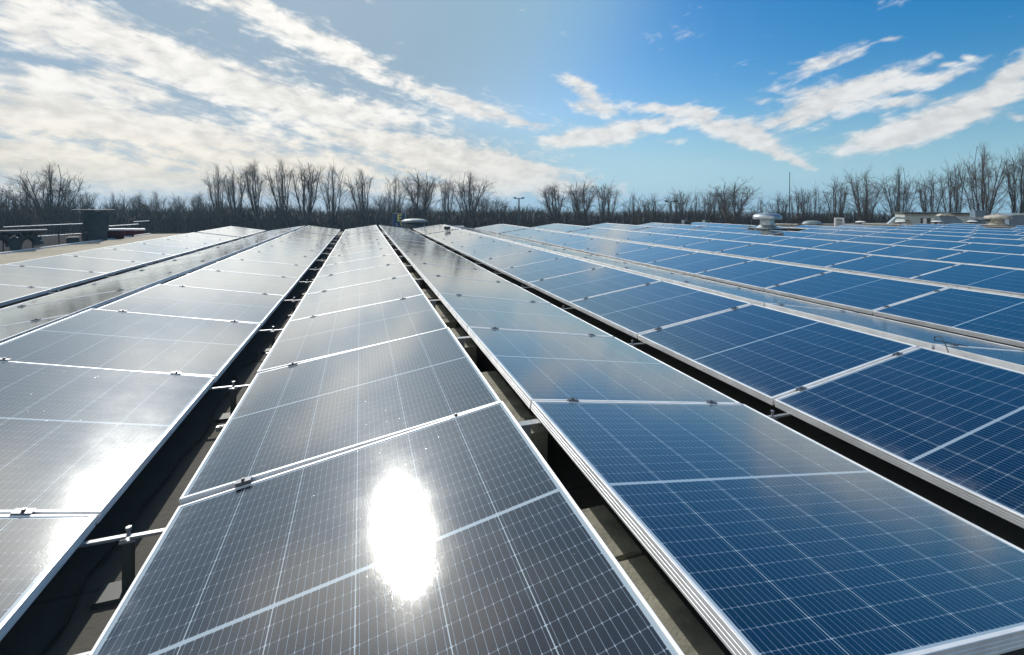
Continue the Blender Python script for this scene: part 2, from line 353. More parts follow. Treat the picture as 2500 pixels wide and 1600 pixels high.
# ---------------------------------------------------------------- solar panels
def frame_mesh():
    prof = [(FLG, -.0045), (FLG, -.0006), (FLG-.0006, 0), (.0010, 0), (0, -.0010), (0, -.0085), (.0014, -.0095), (.0014, -.0110), (0, -.0120),
            (0, -.0175), (.0014, -.0185), (.0014, -.0200), (0, -.0210), (0, -.0270), (.0012, -.0280), (.0012, -.0290), (0, -.0300), (0, -.035), (.028, -.035), (.028, -.0335), (.0025, -.0335), (.0025, -.0045)]
    mb = MB(); k = len(prof); vs = []
    for cx_, cy_, sx, sy in ((0, 0, 1, 1), (W_, 0, -1, 1), (W_, PL, -1, -1), (0, PL, 1, -1)):
        for i, z in prof: vs.append((cx_+sx*i, cy_+sy*i, z))
    fs = []
    for c in range(4):
        for j in range(k):
            j2 = (j+1) % k; c2 = (c+1) % 4
            fs.append((c*k+j, c*k+j2, c2*k+j2, c2*k+j))
    mb.add(vs, fs); return mb.mesh('frame', M['alu'])
fm = frame_mesh()
gm = MB(); gm.box(FLG-.001, W_-FLG+.001, FLG-.001, PL-FLG+.001, -.0065, -.0022); gmesh = gm.mesh('glass', M['cells'])
cl = MB(); cl.box(-.023, .023, -.0125, .0125, .0006, .0045); cl.box(-.023, .023, -.0035, .0035, -.02, .0006); cl_mesh = cl.mesh('clamp', M['clamp'], bevel=.0012)
bl = MB(); bl.tube((0, 0, .0046), (0, 0, .0105), .0055, .0052, 6); bl_mesh = bl.mesh('bolt', M['bolt'])
tris = {}
GAPY = .20
def yof(i):                        # near edge of module slot i (0..14)
    return Y0+i*L_+.0+(GAPY if i >= 12 else 0)
ROWS = [(-2, 1), (-1, -1), (-1, 1), (0, -1), (0, 1), (1, -1), (1, 1)]+[(k, -1) for k in range(2, 12)]
NROW = {r: i+1 for i, r in enumerate(ROWS)}
skip = {(5, 1, 9), (5, 1, 10), (6, -1, 10), (5, 1, 11)}
rnd = random.Random(5)
def panel(k, side, i, label):
    jz = rnd.uniform(-.0015, .0015)
    t = R(rnd.uniform(-.10, .10))
    if (k, side) == (-1, 1) and i < 4: t = R((3.3, 3.3, 1.9, .8)[i]); jz += math.sin(t)*W_*.95      # extra tilt added at the near end so the sun glint lands here
    if (k, side) == (0, -1) and i < 2: t = R((1.9, .8)[i]); jz += math.sin(t)*W_/2  # added tilt here too, steering the glint along this row
    if side > 0: e = empty('solar_panel', (k*P+GR/2, yof(i)+.009, jz), (rnd.uniform(-1, 1)*.0012, TILT+t, 0))
    else: e = empty('solar_panel', (k*P-GR/2, yof(i)+.009+PL, jz), (rnd.uniform(-1, 1)*.0012, TILT+t, math.pi))
    tag(e, label, 'solar panel', 'solar panels in rows on the roof')
    part('frame', fm, e); part('glass', gmesh, e)
    last = (i in (11, 14)) if side > 0 else (i in (0, 12))
    yy = PL+.009 if not last else PL+.004
    for fx_ in (.17, .83):
        c = part('clamp', cl_mesh, e, (W_*fx_, yy, 0)); part('bolt', bl_mesh, c)
    return e
def lab(k, side, i):
    far = (12 if k > 6 else 15)-i; r = NROW[(k, side)]
    if (k, side, i) == (0, -1, 0): return 'solar panel with the round sun glare, nearest in the fourth row from the left'
    if (k, side, i) == (0, 1, 0): return 'nearest deep blue solar panel, at the bottom of the fifth row from the left'
    if far == 1: return f'last solar panel at the far end of the {ORD[r]} row from the left'
    return f'solar panel, {ORD[far]} from the far end, in the {ORD[r]} row from the left'
for (k, side) in ROWS:
    for i in range(15):
        if (k, side, i) in skip or (k > 6 and i > 11): continue
        xx = abs(k*P-CX)
        if yof(i)+L_ < (k*P+.56)/2.4-.6: continue           # never in the picture
        if k < -1 and yof(i)+L_ < 2.6: continue
        panel(k, side, i, lab(k, side, i))
for k in range(2, 12):
    for i in range(15):
        if (k, 1, i) in skip or (k > 6 and i > 11) or yof(i)+L_ < (k*P+.56)/2.4-.6: continue
        panel(k, 1, i, 'solar panel on a slope turned away behind its ridge, hidden by the row before it')

# ---------------------------------------------------------------- mounting hardware
ZB = -W_*math.sin(TILT); VX = P/2; GV = P-GR-2*W_*math.cos(TILT)
def bracket(kx, y, label):
    e = empty('mounting_bracket', (kx, y, ZR+.001)); tag(e, label, 'bracket', 'brackets tying the panel rows together')
    zb = ZB-.030-ZR
    b = MB(); b.box(-GV/2-.03, -.004, -.008, .008, zb-.012, zb-.004); b.box(.004, GV/2+.03, -.008, .008, zb-.016, zb-.008)
    b.box(-.02, .02, -.012, .012, zb-.022, zb-.0165); b.build('arm', M['steel'], e, bevel=.0015)
    f_ = MB(); f_.box(-.011, .011, -.011, .011, .012, zb-.0225); f_.box(-.07, .07, -.035, .035, 0, .012); f_.build('foot', M['darktrim'], e)
    q = MB(); q.tube((0, 0, zb-.008), (0, 0, zb+.012), .005, .005, 8); q.tube((0, 0, zb+.012), (0, 0, zb+.018), .008, .0075, 6); q.build('bolt', M['steel'], e)
gapn = {-2: 'first', -1: 'second', 0: 'third', 1: 'fourth'}
for k in (-2, -1, 0, 1, 2):
    for i in range(0, 13):
        y = yof(i)-.075
        if k == -2 and i < 3 or k > 0 and i < 1+k: continue
        if i == 12: y = yof(12)-.12
        if k == 2: bracket(k*P+VX, y, 'steel bracket in a valley hidden behind the blue rows'); continue
        bracket(k*P+VX, y, f'steel bracket in the {gapn[k]} low gap from the left, {ORD[13-i]} from the far end')
def post(kx, y, label):
    e = empty('ridge_support', (kx, y, ZR+.001)); tag(e, label, 'support', 'supports under the ridges')
    b = MB(); b.box(-.018, .018, -.014, .014, .012, -ZR-.042); b.build('post', M['steel'], e)
    b = MB(); b.box(-GR/2-.035, GR/2+.035, -.016, .016, -ZR-.0415, -ZR-.037); b.build('top_plate', M['steel'], e)
    b = MB(); b.box(-.10, .10, -.04, .04, 0, .0115); b.build('foot', M['steel'], e)
for k in (-1, 0, 1):
    for i in range(0, 13):
        if k != 0 and i < 2: continue
        nm = {-1: 'second', 0: 'third', 1: 'fourth'}[k]
        post(k*P, yof(i)-.09 if i else yof(0)+.05, f'steel support in the {nm} ridge gap from the left, {ORD[13-i]} from the far end')
# ballast tiles and rail ends below the ridge gap
for j, (ya, yb, h) in enumerate([(.55, .995, .195), (1.005, 1.20, .195), (1.63, 1.77, .208), (1.78, 2.35, .195), (2.78, 3.25, .195), (3.42, 4.05, .195), (4.35, 4.85, .195), (5.45, 6.05, .195), (6.6, 7.1, .195)]):
    b = MB(); b.box(-.10, .10, 0, yb-ya, 0, h)
    o = b.build('ballast_block', M['concrete'], bevel=.004); o.location = (.035, ya, ZR+.001)
    tag(o, f'grey concrete ballast block in the gap right of the glare row, {ORD[j+1]} nearest', 'block', 'ballast blocks under the ridge')
for j, (x0, y) in enumerate([(VX-P-.01, 1.30), (VX-P-.01, 2.42), (VX-P, 3.5)]):
    b = MB(); b.box(.0, .11, -.009, .009, 0, .02); b.box(.01, .10, -.003, .003, .02, .023)
    o = b.build('rail_end', M['steel']); o.location = (x0, y-.03, ZR+.05)
    tag(o, f'cut metal rail end in the gap left of the glare row, {ORD[j+1]} nearest', 'rail end', 'rail ends in the valley')
# loose cable over the ridge on the right
c = MB(); pts = [(-.06, .0, -.02), (-.03, .03, .012), (.03, .08, .03), (.09, .14, .01), (.16, .18, -.03), (.24, .17, -.045), (.34, .12, -.062)]
for p_, q_ in zip(pts, pts[1:]): c.tube(p_, q_, .0024, .0024, 6)
o = c.build('cable', M['black'], smooth=True); o.location = (P+.02, 1.50, .02)
tag(o, 'thin black cable looping over the ridge between the sixth and seventh rows', 'cable')
rc_ = random.Random(8)
for j, (xb, y0, y1, lb) in enumerate([(-.06, .5, 9.5, 'black cable lying along the ridge gap right of the glare row'), (VX-P-.10, .5, 9., 'black cable lying in the shaded gap left of the glare row'), (VX-.02, 1.0, 9., 'black cable lying in the dark gap right of the fifth row')]):
    c = MB(); prev = None; y = y0
    while y < y1:
        q = Vector((xb+rc_.uniform(-.035, .035), y, ZR+.012+(.13 if rc_.random() < .16 and j == 0 else 0)+rc_.uniform(0, .01)))
        if prev is not None: c.tube(prev, q, .0045, .0045, 6)
        prev = q; y += .16
    tag(c.build('cable', M['black'], smooth=True), lb, 'cable', 'cables on the roof')
# small dark box at the cross gap of the sixth row
e = empty('junction_box', (P-.42, yof(12)-.12, -.07)); tag(e, 'small dark box standing in the cross gap of the sixth row', 'box')
b = MB(); b.box(-.09, .09, -.035, .035, .05, .15); b.build('housing', M['dusk'], e, bevel=.008)
b = MB(); b.box(-.015, .015, -.01, .01, -.2, .05); b.build('stem', M['steel'], e)

# ---------------------------------------------------------------- roof vents
def cowl(name, loc, label, s=1., mat=None, h=1., wide=.43, curb=True, grp=None):
    mat = mat or M['galv']; e = empty(name, loc); tag(e, label, 'roof vent', grp)
    if curb:
        c = MB(); c.box(-.40*s, .40*s, -.40*s, .40*s, 0, .11); c.build('curb', M['black'], e, bevel=.01)
        c = MB(); c.box(-.42*s, .42*s, -.42*s, .42*s, .111, .13); c.build('base_flange', mat, e, bevel=.006)
    z = .13 if curb else 0
    c = MB(); c.lathe([(.33*s, z+.002), (.27*s, z+.05*h), (.215*s, z+.10*h), (.205*s, z+.34*h), (.22*s, z+.345*h)], n=36); c.build('neck', mat, e, smooth=True)
    c = MB(); w_ = wide*s; zt = z+.30*h
    c.lathe([(w_*.80, zt), (w_*.97, zt-.02*h), (w_, zt+.015*h), (w_*.985, zt+.075*h), (w_*.93, zt+.115*h), (w_*.8, zt+.15*h), (w_*.55, zt+.185*h), (w_*.28, zt+.2*h), (w_*.27, zt+.225*h), (w_*.05, zt+.235*h)], n=40)
    c.build('cap', mat, e, smooth=True)
    c = MB(); c.tube((w_*.12, 0, zt+.235*h), (w_*.12, 0, zt+.27*h), .03, .03, 8); c.build('eyelet', M['steel'], e)
    return e
vb = spot(1873, 562, 17.1)
zb = spot(1873, 568, 16.6).z; hh = (spot(1873, 515, 16.6).z-zb-.13)/.57
cowl('mushroom_vent', (vb.x, vb.y, zb), 'large grey mushroom roof vent on black curb standing among the blue panels', 1.0, h=hh, grp='mushroom vents')
p = spot(2436, 555, 27.5); zb = spot(2436, 558, 27.).z; hh = (spot(2436, 521, 27.).z-zb-.13)/.57
cowl('mushroom_vent', (p.x, p.y, zb), 'stained cream mushroom roof vent on black curb near the right edge', .95, M['cream'], h=hh, wide=.44, grp='mushroom vents')
p = spot(1012, 545, 20.0)
e = empty('dome_vent', (p.x, p.y, ZR)); tag(e, 'wide shallow domed roof vent behind the far ends of the rows, beside the sign', 'roof vent')
c = MB(); c.lathe([(.46, .02), (.44, .27), (.42, .30)], n=36); c.build('neck', M['dusk'], e, smooth=True)
c = MB(); c.lathe([(.50, .335), (.55, .335), (.555, .36), (.52, .41), (.43, .45), (.27, .475), (.08, .485)], n=44); c.build('cap', M['galv_dull'], e, smooth=True)
p = spot(1983, 545, 26); e = empty('dome_vent', (p.x, p.y, ZR)); tag(e, 'low grey domed vent behind the panels right of the large mushroom vent', 'roof vent')
c = MB(); c.lathe([(.34, .0), (.32, .30)], n=30); c.build('neck', M['dusk'], e, smooth=True)
c = MB(); c.lathe([(.40, .24), (.42, .25), (.41, .31), (.34, .38), (.2, .42), (.04, .43)], n=36); c.build('cap', M['galv_dull'], e, smooth=True)
def pipe_vent(u, v, dist, label, s=1.):
    p = spot(u, v, dist); e = empty('vent_pipe', (p.x, p.y, ZR)); tag(e, label, 'vent pipe', 'small vent pipes behind the rows')
    zt = p.z-ZR
    c = MB(); c.tube((0, 0, 0), (0, 0, zt), .07*s, .07*s, 14); c.build('pipe', M['galv'], e, smooth=True)
    c = MB(); c.box(.08, .36*s, -.1, .1, 0, zt*.92); c.build('housing', M['darktrim'], e, bevel=.01)
pipe_vent(1668, 538, 22, 'short pale vent pipe with dark housing, left of the pair behind the rows')
pipe_vent(1718, 538, 23, 'short pale vent pipe with dark housing, right of the pair behind the rows')
for u, wd, lb in ((1920, 44, 'low pale roof hatch between mushroom vent and low domed vent'), (1770, 26, 'small pale roof hatch left of the large mushroom vent'), (2150, 60, 'long low pale roof hatch before the slanted duct'), (1110, 50, 'blue-grey low roof hatch behind the sixth row')):
    dist = 25 if u > 1500 else 19.5
    p = spot(u, 547, dist); wm = wd/1059*dist*.9/2
    e = empty('roof_hatch', (p.x, p.y, ZR), (0, 0, -R(azel(u, 547)[0]))); tag(e, lb, 'roof hatch', 'low roof hatches')
    zt = p.z-ZR
    if u == 1110: zt -= .1
    c = MB(); c.box(-wm*.95, wm*.95, -.4, .4, 0, zt-.06); c.build('curb', M['galv'], e)
    c = MB(); c.box(-wm, wm, -.45, .45, zt-.058, zt); c.build('lid', M['cream'] if u != 1110 else M['bluegrey'], e, bevel=.02)
for j, (u, v, k) in enumerate(((2101, 561, 9), (2198, 562, 10), (2287, 562, 11), (2374, 557, 12))):
    a_, e_ = azel(u, v); X = k*P; dist = (X-CX)/math.sin(R(a_)); p = Vector((X, dist*math.cos(R(a_)), 0))
    e = empty('ridge_hood', p-Vector((0, 0, .02))); tag(e, f'tiny dark hood with pale top on a distant ridge, {ORD[j+1]} from the left', 'vent hood', 'small hoods on distant ridges')
    c = MB(); c.box(-.12, .12, -.16, .16, .0, .06); c.build('body', M['black'], e)
    c = MB(); c.lathe([(.20, .061), (.19, .09), (.1, .12), (.03, .125)], n=18); c.build('cap', M['white'], e, smooth=True)

# ---------------------------------------------------------------- plant behind the array, right
def oriented(name, u, v, dist, label, cat, grp=None):
    p = spot(u, v, dist); e = empty(name, (p.x, p.y, ZR), (0, 0, -R(azel(u, v)[0])*.8)); tag(e, label, cat, grp); return e
def px2m(px, u, dist):             # width in metres seen square on at that azimuth
    a1 = azel(u-px/2, 530)[0]; a2 = azel(u+px/2, 530)[0]; return 2*dist*math.tan(R(a2-a1)/2)
def ztop(u, v, dist): return spot(u, v, dist).z-ZR
Dp = 39.
e = oriented('penthouse', 2290, 530, Dp, 'long cream clad rooftop plant room with dark roof edge', 'plant room')
wd = px2m(170, 2290, Dp)/2; zt = ztop(2290, 521, Dp)
c = MB(); c.box(-wd, wd, 0, 3, 0, zt-.13); c.build('wall', M['panel'], e)
c = MB(); c.box(-wd-.1, wd+.1, -.15, 3.1, zt-.05, zt+.04); c.build('roof', M['darktrim'], e)
c = MB(); c.box(-wd-.03, wd+.03, -.06, 3.05, zt-.129, zt-.052); c.build('fascia', M['cream'], e)
for fx_ in (-.52, -.38, -.10, .02):
    c = MB(); x0 = wd*fx_; c.box(x0, x0+.26, -.02, .1, .02, zt-.32 if fx_ < -.2 else zt-.45); c.build('louvre', M['darktrim'], e)
for fx_ in (-.45, -.22, -.03):
    c = MB(); x0 = wd*fx_; c.box(x0, x0+.16, -.12, -.021, 0, zt-.34); c.build('downpipe', M['white'], e)
e = oriented('gooseneck_duct', 2190, 540, 34, 'slanted pale rooftop duct at the left end of the plant room', 'duct', 'rooftop ducts')
c = MB(); z1 = ztop(2190, 530, 34); c.prism([(-.55, .0), (-.35, .0), (-.05, z1-.09), (.45, z1-.15), (.62, z1-.32), (.62, z1-.16), (.5, z1-.02), (-.1, z1)], -.25, .25); c.build('duct', M['galv'], e)
c = MB(); c.box(.4, .56, -.2, .2, 0, z1-.2); c.build('leg', M['cream'], e); c = MB(); c.box(-.66, -.22, -.35, .35, -.001, .12); c.build('base', M['cream'], e)
e = oriented('duct_cowl', 2318, 540, 35, 'dark pentagonal duct cowl in front of the plant room', 'duct', 'rooftop ducts')
c = MB(); z1 = ztop(2318, 522, 35); c.prism([(-.25, 0), (.35, 0), (.45, z1*.45), (.15, z1-.14), (-.25, z1-.14), (-.5, z1-.14-.03)], -.4, .3); c.build('duct', M['bluegrey'], e)
c = MB(); c.prism([(-.52, z1-.136), (.16, z1-.136), (-.02, z1), (-.4, z1-.02)], -.43, .33); c.build('hood', M['cream'], e)
e = oriented('gooseneck_duct', 2352, 540, 35.5, 'arched pale rooftop duct left of the blue-grey box', 'duct', 'rooftop ducts')
c = MB(); z1 = ztop(2352, 530, 35.5); c.prism([(-.75, 0), (-.58, 0), (-.28, z1-.14), (.7, z1-.13), (.7, z1), (-.38, z1)], -.25, .25); c.build('duct', M['galv'], e)
c = MB(); c.box(-.1, .4, -.2, .2, .0, z1*.42); c.build('motor', M['cream'], e, bevel=.02)
e = oriented('plant_box', 2388, 530, 36, 'tall blue-grey box unit at the right end of the plant room', 'plant unit')
c = MB(); wd = px2m(26, 2388, 36)/2; z1 = ztop(2388, 514, 36); c.box(-wd, wd, -.4, .6, 0, z1-.04); c.build('casing', M['bluegrey'], e)
c = MB(); c.box(-wd-.03, wd+.03, -.43, .63, z1-.039, z1); c.build('lid', M['bluegrey'], e)
e = oriented('far_plant_room', 2500, 530, 42, 'blue-grey rooftop shed cut by the right edge behind the cream vent', 'plant room')
c = MB(); wd = px2m(76, 2500, 42)/2; z1 = ztop(2500, 524, 42); c.box(-wd, wd, 0, 3, 0, z1-.05); c.build('wall', M['bluegrey'], e)
c = MB(); c.prism([(-wd-.05, z1-.18), (-wd-.05, z1-.10), (-wd*.6, z1+.05), (wd+.1, z1+.05), (wd+.1, z1-.049), (-wd*.6, z1-.049)], -.08, 3.1); c.build('roof', M['galv'], e)
e = oriented('equipment_frame', 2049, 535, 28, 'small white square equipment frame standing left of the plant room', 'frame')
c = MB(); z1 = ztop(2049, 532, 28); a_ = .2
c.box(-a_, -a_+.07, -.05, .05, 0, z1); c.box(a_-.07, a_, -.05, .05, 0, z1); c.box(-a_+.07, a_-.07, -.05, .05, z1-.08, z1); c.build('frame', M['white'], e)
c = MB(); c.box(-a_+.075, a_-.075, -.03, .03, .08, z1-.14); c.build('back_plate', M['galv'], e)

# ---------------------------------------------------------------- left side equipment
zl = -.92
def rail(name, pts, zs, label, posts=True, mat=None, r=.013):
    e = empty(name, (pts[0][0], pts[0][1], zl)); tag(e, label, 'guard rail', 'guard rails on the lower roof')
    o = Vector((pts[0][0], pts[0][1], zl))
    for z in zs:
        c = MB(); c.tube(Vector((pts[0][0], pts[0][1], z))-o, Vector((pts[1][0], pts[1][1], z))-o, r, r, 8); c.build('rail', mat or M['white'], e, smooth=True)
    n = 4
    for i in range(n):
        f = i/(n-1); q = Vector((pts[0][0]*(1-f)+pts[1][0]*f, pts[0][1]*(1-f)+pts[1][1]*f, zl))-o
        c = MB(); c.tube(q, q+Vector((0, 0, max(zs)-zl-.002)), .014, .014, 8); c.build('post', M['dusk'], e, smooth=True)
def grd(u, v, dist): p = spot(u, v, dist); return (p.x, p.y, p.z)
a_, b_ = grd(8, 555, 17.5), grd(201, 555, 19.)
rail('guard_rail', (a_, b_), [a_[2], grd(63, 579, 18)[2]], 'long white two-bar guard rail left of the dark ventilation cabinet')
a_, b_ = grd(258, 553, 19.5), grd(338, 551, 21)
rail('guard_rail', (a_, b_), [a_[2], a_[2]-.16], 'short white guard rail above the dark red crates')
a_, b_ = grd(326, 542, 24), grd(364, 542, 25)
rail('guard_rail', (a_, b_), [a_[2]], 'thin single pale rail farthest right behind the red crates', r=.014)
# ventilation cabinet
p = spot(235, 570, 18.); e = empty('ventilation_cabinet', (p.x, p.y, zl), (0, 0, R(24))); tag(e, 'dark ventilation cabinet with wide flat top plate on the lower roof', 'cabinet')
zt = spot(225, 512, 18).z-zl
c = MB(); c.box(-.16, .24, -.3, .3, 0, zt-.62); c.build('lower_body', M['dusk'], e)
c = MB(); c.box(-.27, .27, -.33, .33, zt-.62+.002, zt-.05); c.build('upper_body', M['dusk'], e, bevel=.02)
for q in range(5):
    c = MB(); c.box(-.24, .24, -.35, -.332, zt-.56+q*.09, zt-.52+q*.09); c.build('louvre', M['dusk'], e)
c = MB(); c.box(-.50, .40, -.42, .42, zt-.03, zt); c.build('top_plate', M['darktrim'], e)
c = MB(); c.prism([(-.20, .0), (-.08, .0), (-.17, zt-.68), (-.30, zt-.68)], -.06, .06); c.build('brace', M['dusk'], e)
c = MB(); c.box(-.62, -.36, -.2, .2, 0, zt-.78); c.build('side_box', M['dusk'], e, bevel=.02)
# elbow ducts at the far left
p = spot(20, 575, 15.5); e = empty('elbow_duct', (p.x, p.y, zl), (0, 0, R(30))); tag(e, 'dark double elbow duct at the left edge in front of the rail', 'duct')
zt = spot(20, 563, 15.5).z-zl
for sx in (-.30, .12):
    c = MB(); prev = None
    for i in range(9):
        th = math.pi*i/8; q = Vector((sx+.18*math.cos(math.pi-th)+.18, 0, zt-.36+.24*math.sin(th)))
        if prev is not None: c.tube(prev, q, .10, .10, 14)
        prev = q
    c.tube((sx, 0, 0), (sx, 0, zt-.36), .10, .10, 14); c.build('elbow', M['dusk'], e, smooth=True)
c = MB(); c.box(-.5, .62, -.25, .3, zt-.045, zt+.0); c.build('cover_plate', M['dusk'], e)
# dark red crates
for j, (u, dist, ww) in enumerate(((275, 18.6, .55), (303, 19.5, .5), (332, 20.6, .45))):
    p = spot(u, 570, dist); e = empty('red_crate', (p.x, p.y, zl), (0, 0, R(22))); tag(e, ['dark red crate nearest the cabinet, under the short rail', 'dark red crate in the middle of three', 'dark red crate farthest from the cabinet'][j], 'crate', 'dark red crates on the lower roof')
    zt = spot(u, 559, dist).z-zl
    c = MB(); c.box(-ww/2, ww/2, -.3, .3, 0, zt-.05); c.build('box', M['red'], e, bevel=.015)
    c = MB(); c.box(-ww/2-.02, ww/2+.02, -.32, .32, zt-.048, zt); c.build('lid', M['white'], e, bevel=.008)
# dark scraps of felt along the tan roof strip
rs = random.Random(3)
c = MB()
for j in range(9):
    y = 12.4+j*.62; x0 = -5.9-.02*j+rs.uniform(-.12, .12)
    k = 7; q = [(x0+math.cos(6.283*i/k)*rs.uniform(.10, .22), y+math.sin(6.283*i/k)*rs.uniform(.15, .3)) for i in range(k)]
    o = MB(); o.add([(a, b__, 0) for a, b__ in q]+[(a, b__, .03) for a, b__ in q], [tuple(range(k))[::-1], tuple(range(k, 2*k))]+[(i, (i+1) % k, k+(i+1) % k, k+i) for i in range(k)])
    o = o.build('felt_scrap', M['bitumen']); o.location = (0, 0, ZR+.002)
    tag(o, f'dark scrap on the tan roof strip by the leftmost row, {ORD[j+1]} nearest', 'scrap', 'dark scraps on the roof strip')

# ---------------------------------------------------------------- sign beyond the roof
p = spot(973, 540, 42); e = empty('sign_tower', (p.x, p.y, -8), (0, 0, -R(azel(973, 540)[0])+.25)); tag(e, 'narrow blue sign tower with stacked yellow letters behind the far panel ends', 'sign')
zt = spot(973, 521, 42).z+8; s = 42/1059
c = MB(); c.box(-.50, .50, -.35, .35, 0, zt); c.build('board', M['sign_blue'], e, bevel=.03)
c = MB(); c.box(.502, .56, -.36, .36, 0, zt-.05); c.build('edge_post', M['galv'], e)
def letters(e, txt, x, ztop_, size, mat, y=-.352):
    cu = bpy.data.curves.new('t', 'FONT'); cu.body = txt; cu.size = size; cu.extrude = .01; cu.align_x = 'CENTER'; cu.offset = .02*size
    ob = bpy.data.objects.new('t', cu); COL.objects.link(ob); bpy.context.view_layer.update()
    me = bpy.data.meshes.new_from_object(ob.evaluated_get(bpy.context.evaluated_depsgraph_get()))
    bpy.data.objects.remove(ob); me.materials.clear(); me.materials.append(mat)
    part('letter', me, e, (x, y, ztop_-size*.72), (math.pi/2, 0, 0))
letters(e, 'E', -.02, zt-.08, .86, M['sign_yellow'])
letters(e, 'c', .14, zt-.70, .42, M['sign_yellow']); letters(e, 'I', .20, zt-1.0, .30, M['sign_yellow'])
letters(e, 's', .24, zt-1.22, .40, M['sign_yellow']); letters(e, '\\', -.25, zt-.88, .36, M['white'])

# ---------------------------------------------------------------- masts
def mast(u, vt, dist, label, head):
    p = spot(u, vt, dist); e = empty('floodlight_mast' if head else 'antenna_mast', (p.x, p.y, -8), (0, 0, -R(azel(u, vt)[0]))); tag(e, label, 'mast')
    h = p.z+8; c = MB(); c.tube((0, 0, 0), (0, 0, h), .16 if head else .10, .09 if head else .035, 8); c.build('pole', M['dusk'], e, smooth=True)
    if head:
        c = MB(); c.box(-.62, .62, -.06, .06, h+.001, h+.09); c.build('crossbar', M['dusk'], e)
        for sx in (-.55, .55):
            c = MB(); c.box(sx-.2, sx+.2, -.2, .2, h+.091, h+.22); c.build('floodlight', M['dusk'], e, bevel=.03)
mast(1267, 486, 60, 'floodlight mast with flat crossbar showing above the trees near the middle', True)
mast(1928, 420, 70, 'thin antenna mast rising above bare trees left of the plant room', False)
mast(1638, 494, 58, 'floodlight mast half hidden in bare trees above the pair of vent pipes', True)

# ---------------------------------------------------------------- trees
def make_tree(seed, H, wid, split, stems=1, lean=0., npts=54, round_=1.):
    rg = random.Random(seed); tr = MB(); cr = MB(); V = Vector
    cz, az_, ax_ = H*(.5+.5*split), H*(.5-.5*split), wid/2
    C0 = V((-lean*H*.62, 0, cz))
    def path(mb, p, d, q, r0, r1, segs, n, wob):       # a smooth limb leaving p along d and arriving at q
        L = (q-p).length; m_ = p+d*L*.5; prev = p; out = [(p.copy(), r0)]
        for i in range(1, segs+1):
            t_ = i/segs; c = p*(1-t_)**2+m_*2*t_*(1-t_)+q*t_*t_
            if i < segs: c = c+V((rg.gauss(0, wob), rg.gauss(0, wob), 0))*L
            r = r0+(r1-r0)*t_; mb.tube(prev, c, out[-1][1], r, n, cap=False); prev = c; out.append((c.copy(), r))
        return out
    def pt(pa, f):
        x_ = f*(len(pa)-1); k = min(int(x_), len(pa)-2); t_ = x_-k
        return pa[k][0].lerp(pa[k+1][0], t_), (pa[k+1][0]-pa[k][0]).normalized(), pa[k][1]*(1-t_)+pa[k+1][1]*t_
    def twig(p, d, l, r, depth):
        o = d.orthogonal().normalized(); o2 = d.cross(o); a = rg.uniform(0, 6.283); an = R(rg.uniform(16, 52))
        nd = (d*math.cos(an)+(o*math.cos(a)+o2*math.sin(a))*math.sin(an)+V((-lean*.5, 0, .16))).normalized()
        q = p+nd*l; cr.tube(p, q, r, r*.55, 3, cap=False)
        if depth:
            for k in range(4): twig(p.lerp(q, rg.uniform(.25, 1)), nd, l*rg.uniform(.45, .75), r*.62, depth-1)
    for s_ in range(stems):
        sa = 6.283*s_/stems+rg.uniform(-.4, .4); so_ = V((math.cos(sa), math.sin(sa), 0))*(.35 if stems > 1 else 0)
        top = V((-lean*H*split, 0, H*split))+so_*wid*.18
        r0 = H*(.0165 if stems == 1 else .012)
        tk = path(tr, so_*.4+V((0, 0, -.05)), V((-lean*.4, 0, 1)).normalized(), top, r0, r0*.7, 4, 8, .006)
        td = V((-lean*.8, 0, 1)).normalized()
        n_l = max(3, int(7/stems**.5))
        for li in range(n_l):
            ca = sa+6.283*(li+rg.uniform(-.25, .25))/n_l if li else rg.uniform(0, 6.28)
            rad = (rg.uniform(.55, .95) if li else .12)
            # limb tip on the crown's rounded outline
            el_ = math.acos(min(1, rad)); tip = C0+V((math.cos(ca)*ax_*rad, math.sin(ca)*ax_*rad, az_*(.25+.75*math.sin(el_))*rg.uniform(.8, 1)))+so_*wid*.2
            st, sd_, sr = pt(tk, rg.uniform(.72, 1))
            lb = path(tr, st, (td+V((math.cos(ca), math.sin(ca), 0))*.22).normalized(), tip, r0*rg.uniform(.40, .55), .022, 6, 5, .010)
            for j in range(max(3, npts//(n_l*stems))):
                f = rg.uniform(.12, .85); p, d, r = pt(lb, f)
                a2 = ca+rg.gauss(0, .9); r2_ = min(1., max(.1, rad+rg.uniform(-.5, .35))); e2 = rg.uniform(-.35, 1)
                tgt = C0+V((math.cos(a2)*ax_*r2_, math.sin(a2)*ax_*r2_, az_*e2*math.sqrt(max(.05, 1-(r2_*.85)**2))))+so_*wid*.2
                if tgt.z < p.z+.6: tgt.z = p.z+.6+rg.random()
                if (tgt-p).length > H*.3: tgt = p+(tgt-p).normalized()*H*.3
                b2 = path(cr, p, (d+V((0, 0, .2))).normalized(), tgt, max(.020, r*.5), .010, 4, 3, .012)
                for k in range(11):
                    p3, d3, r3 = pt(b2, .12+.88*(k+rg.random())/11); twig(p3, d3, H*rg.uniform(.035, .066), .0078, 1)
            for k in range(9):
                p3, d3, r3 = pt(lb, rg.uniform(.45, 1)); twig(p3, d3, H*rg.uniform(.04, .07), .011, 1)
    zs = max(v[2] for v in cr.v); k = H/zs
    tr.v = [(x*k, y*k, z*k) for x, y, z in tr.v]; cr.v = [(x*k, y*k, z*k) for x, y, z in cr.v]
    xs = sorted(v[0] for v in cr.v); a_, b_ = xs[int(len(xs)*.02)], xs[int(len(xs)*.98)]
    return tr.mesh('trunk', M['bark']), cr.mesh('crown', M['twig']), H, b_-a_, (a_+b_)/2
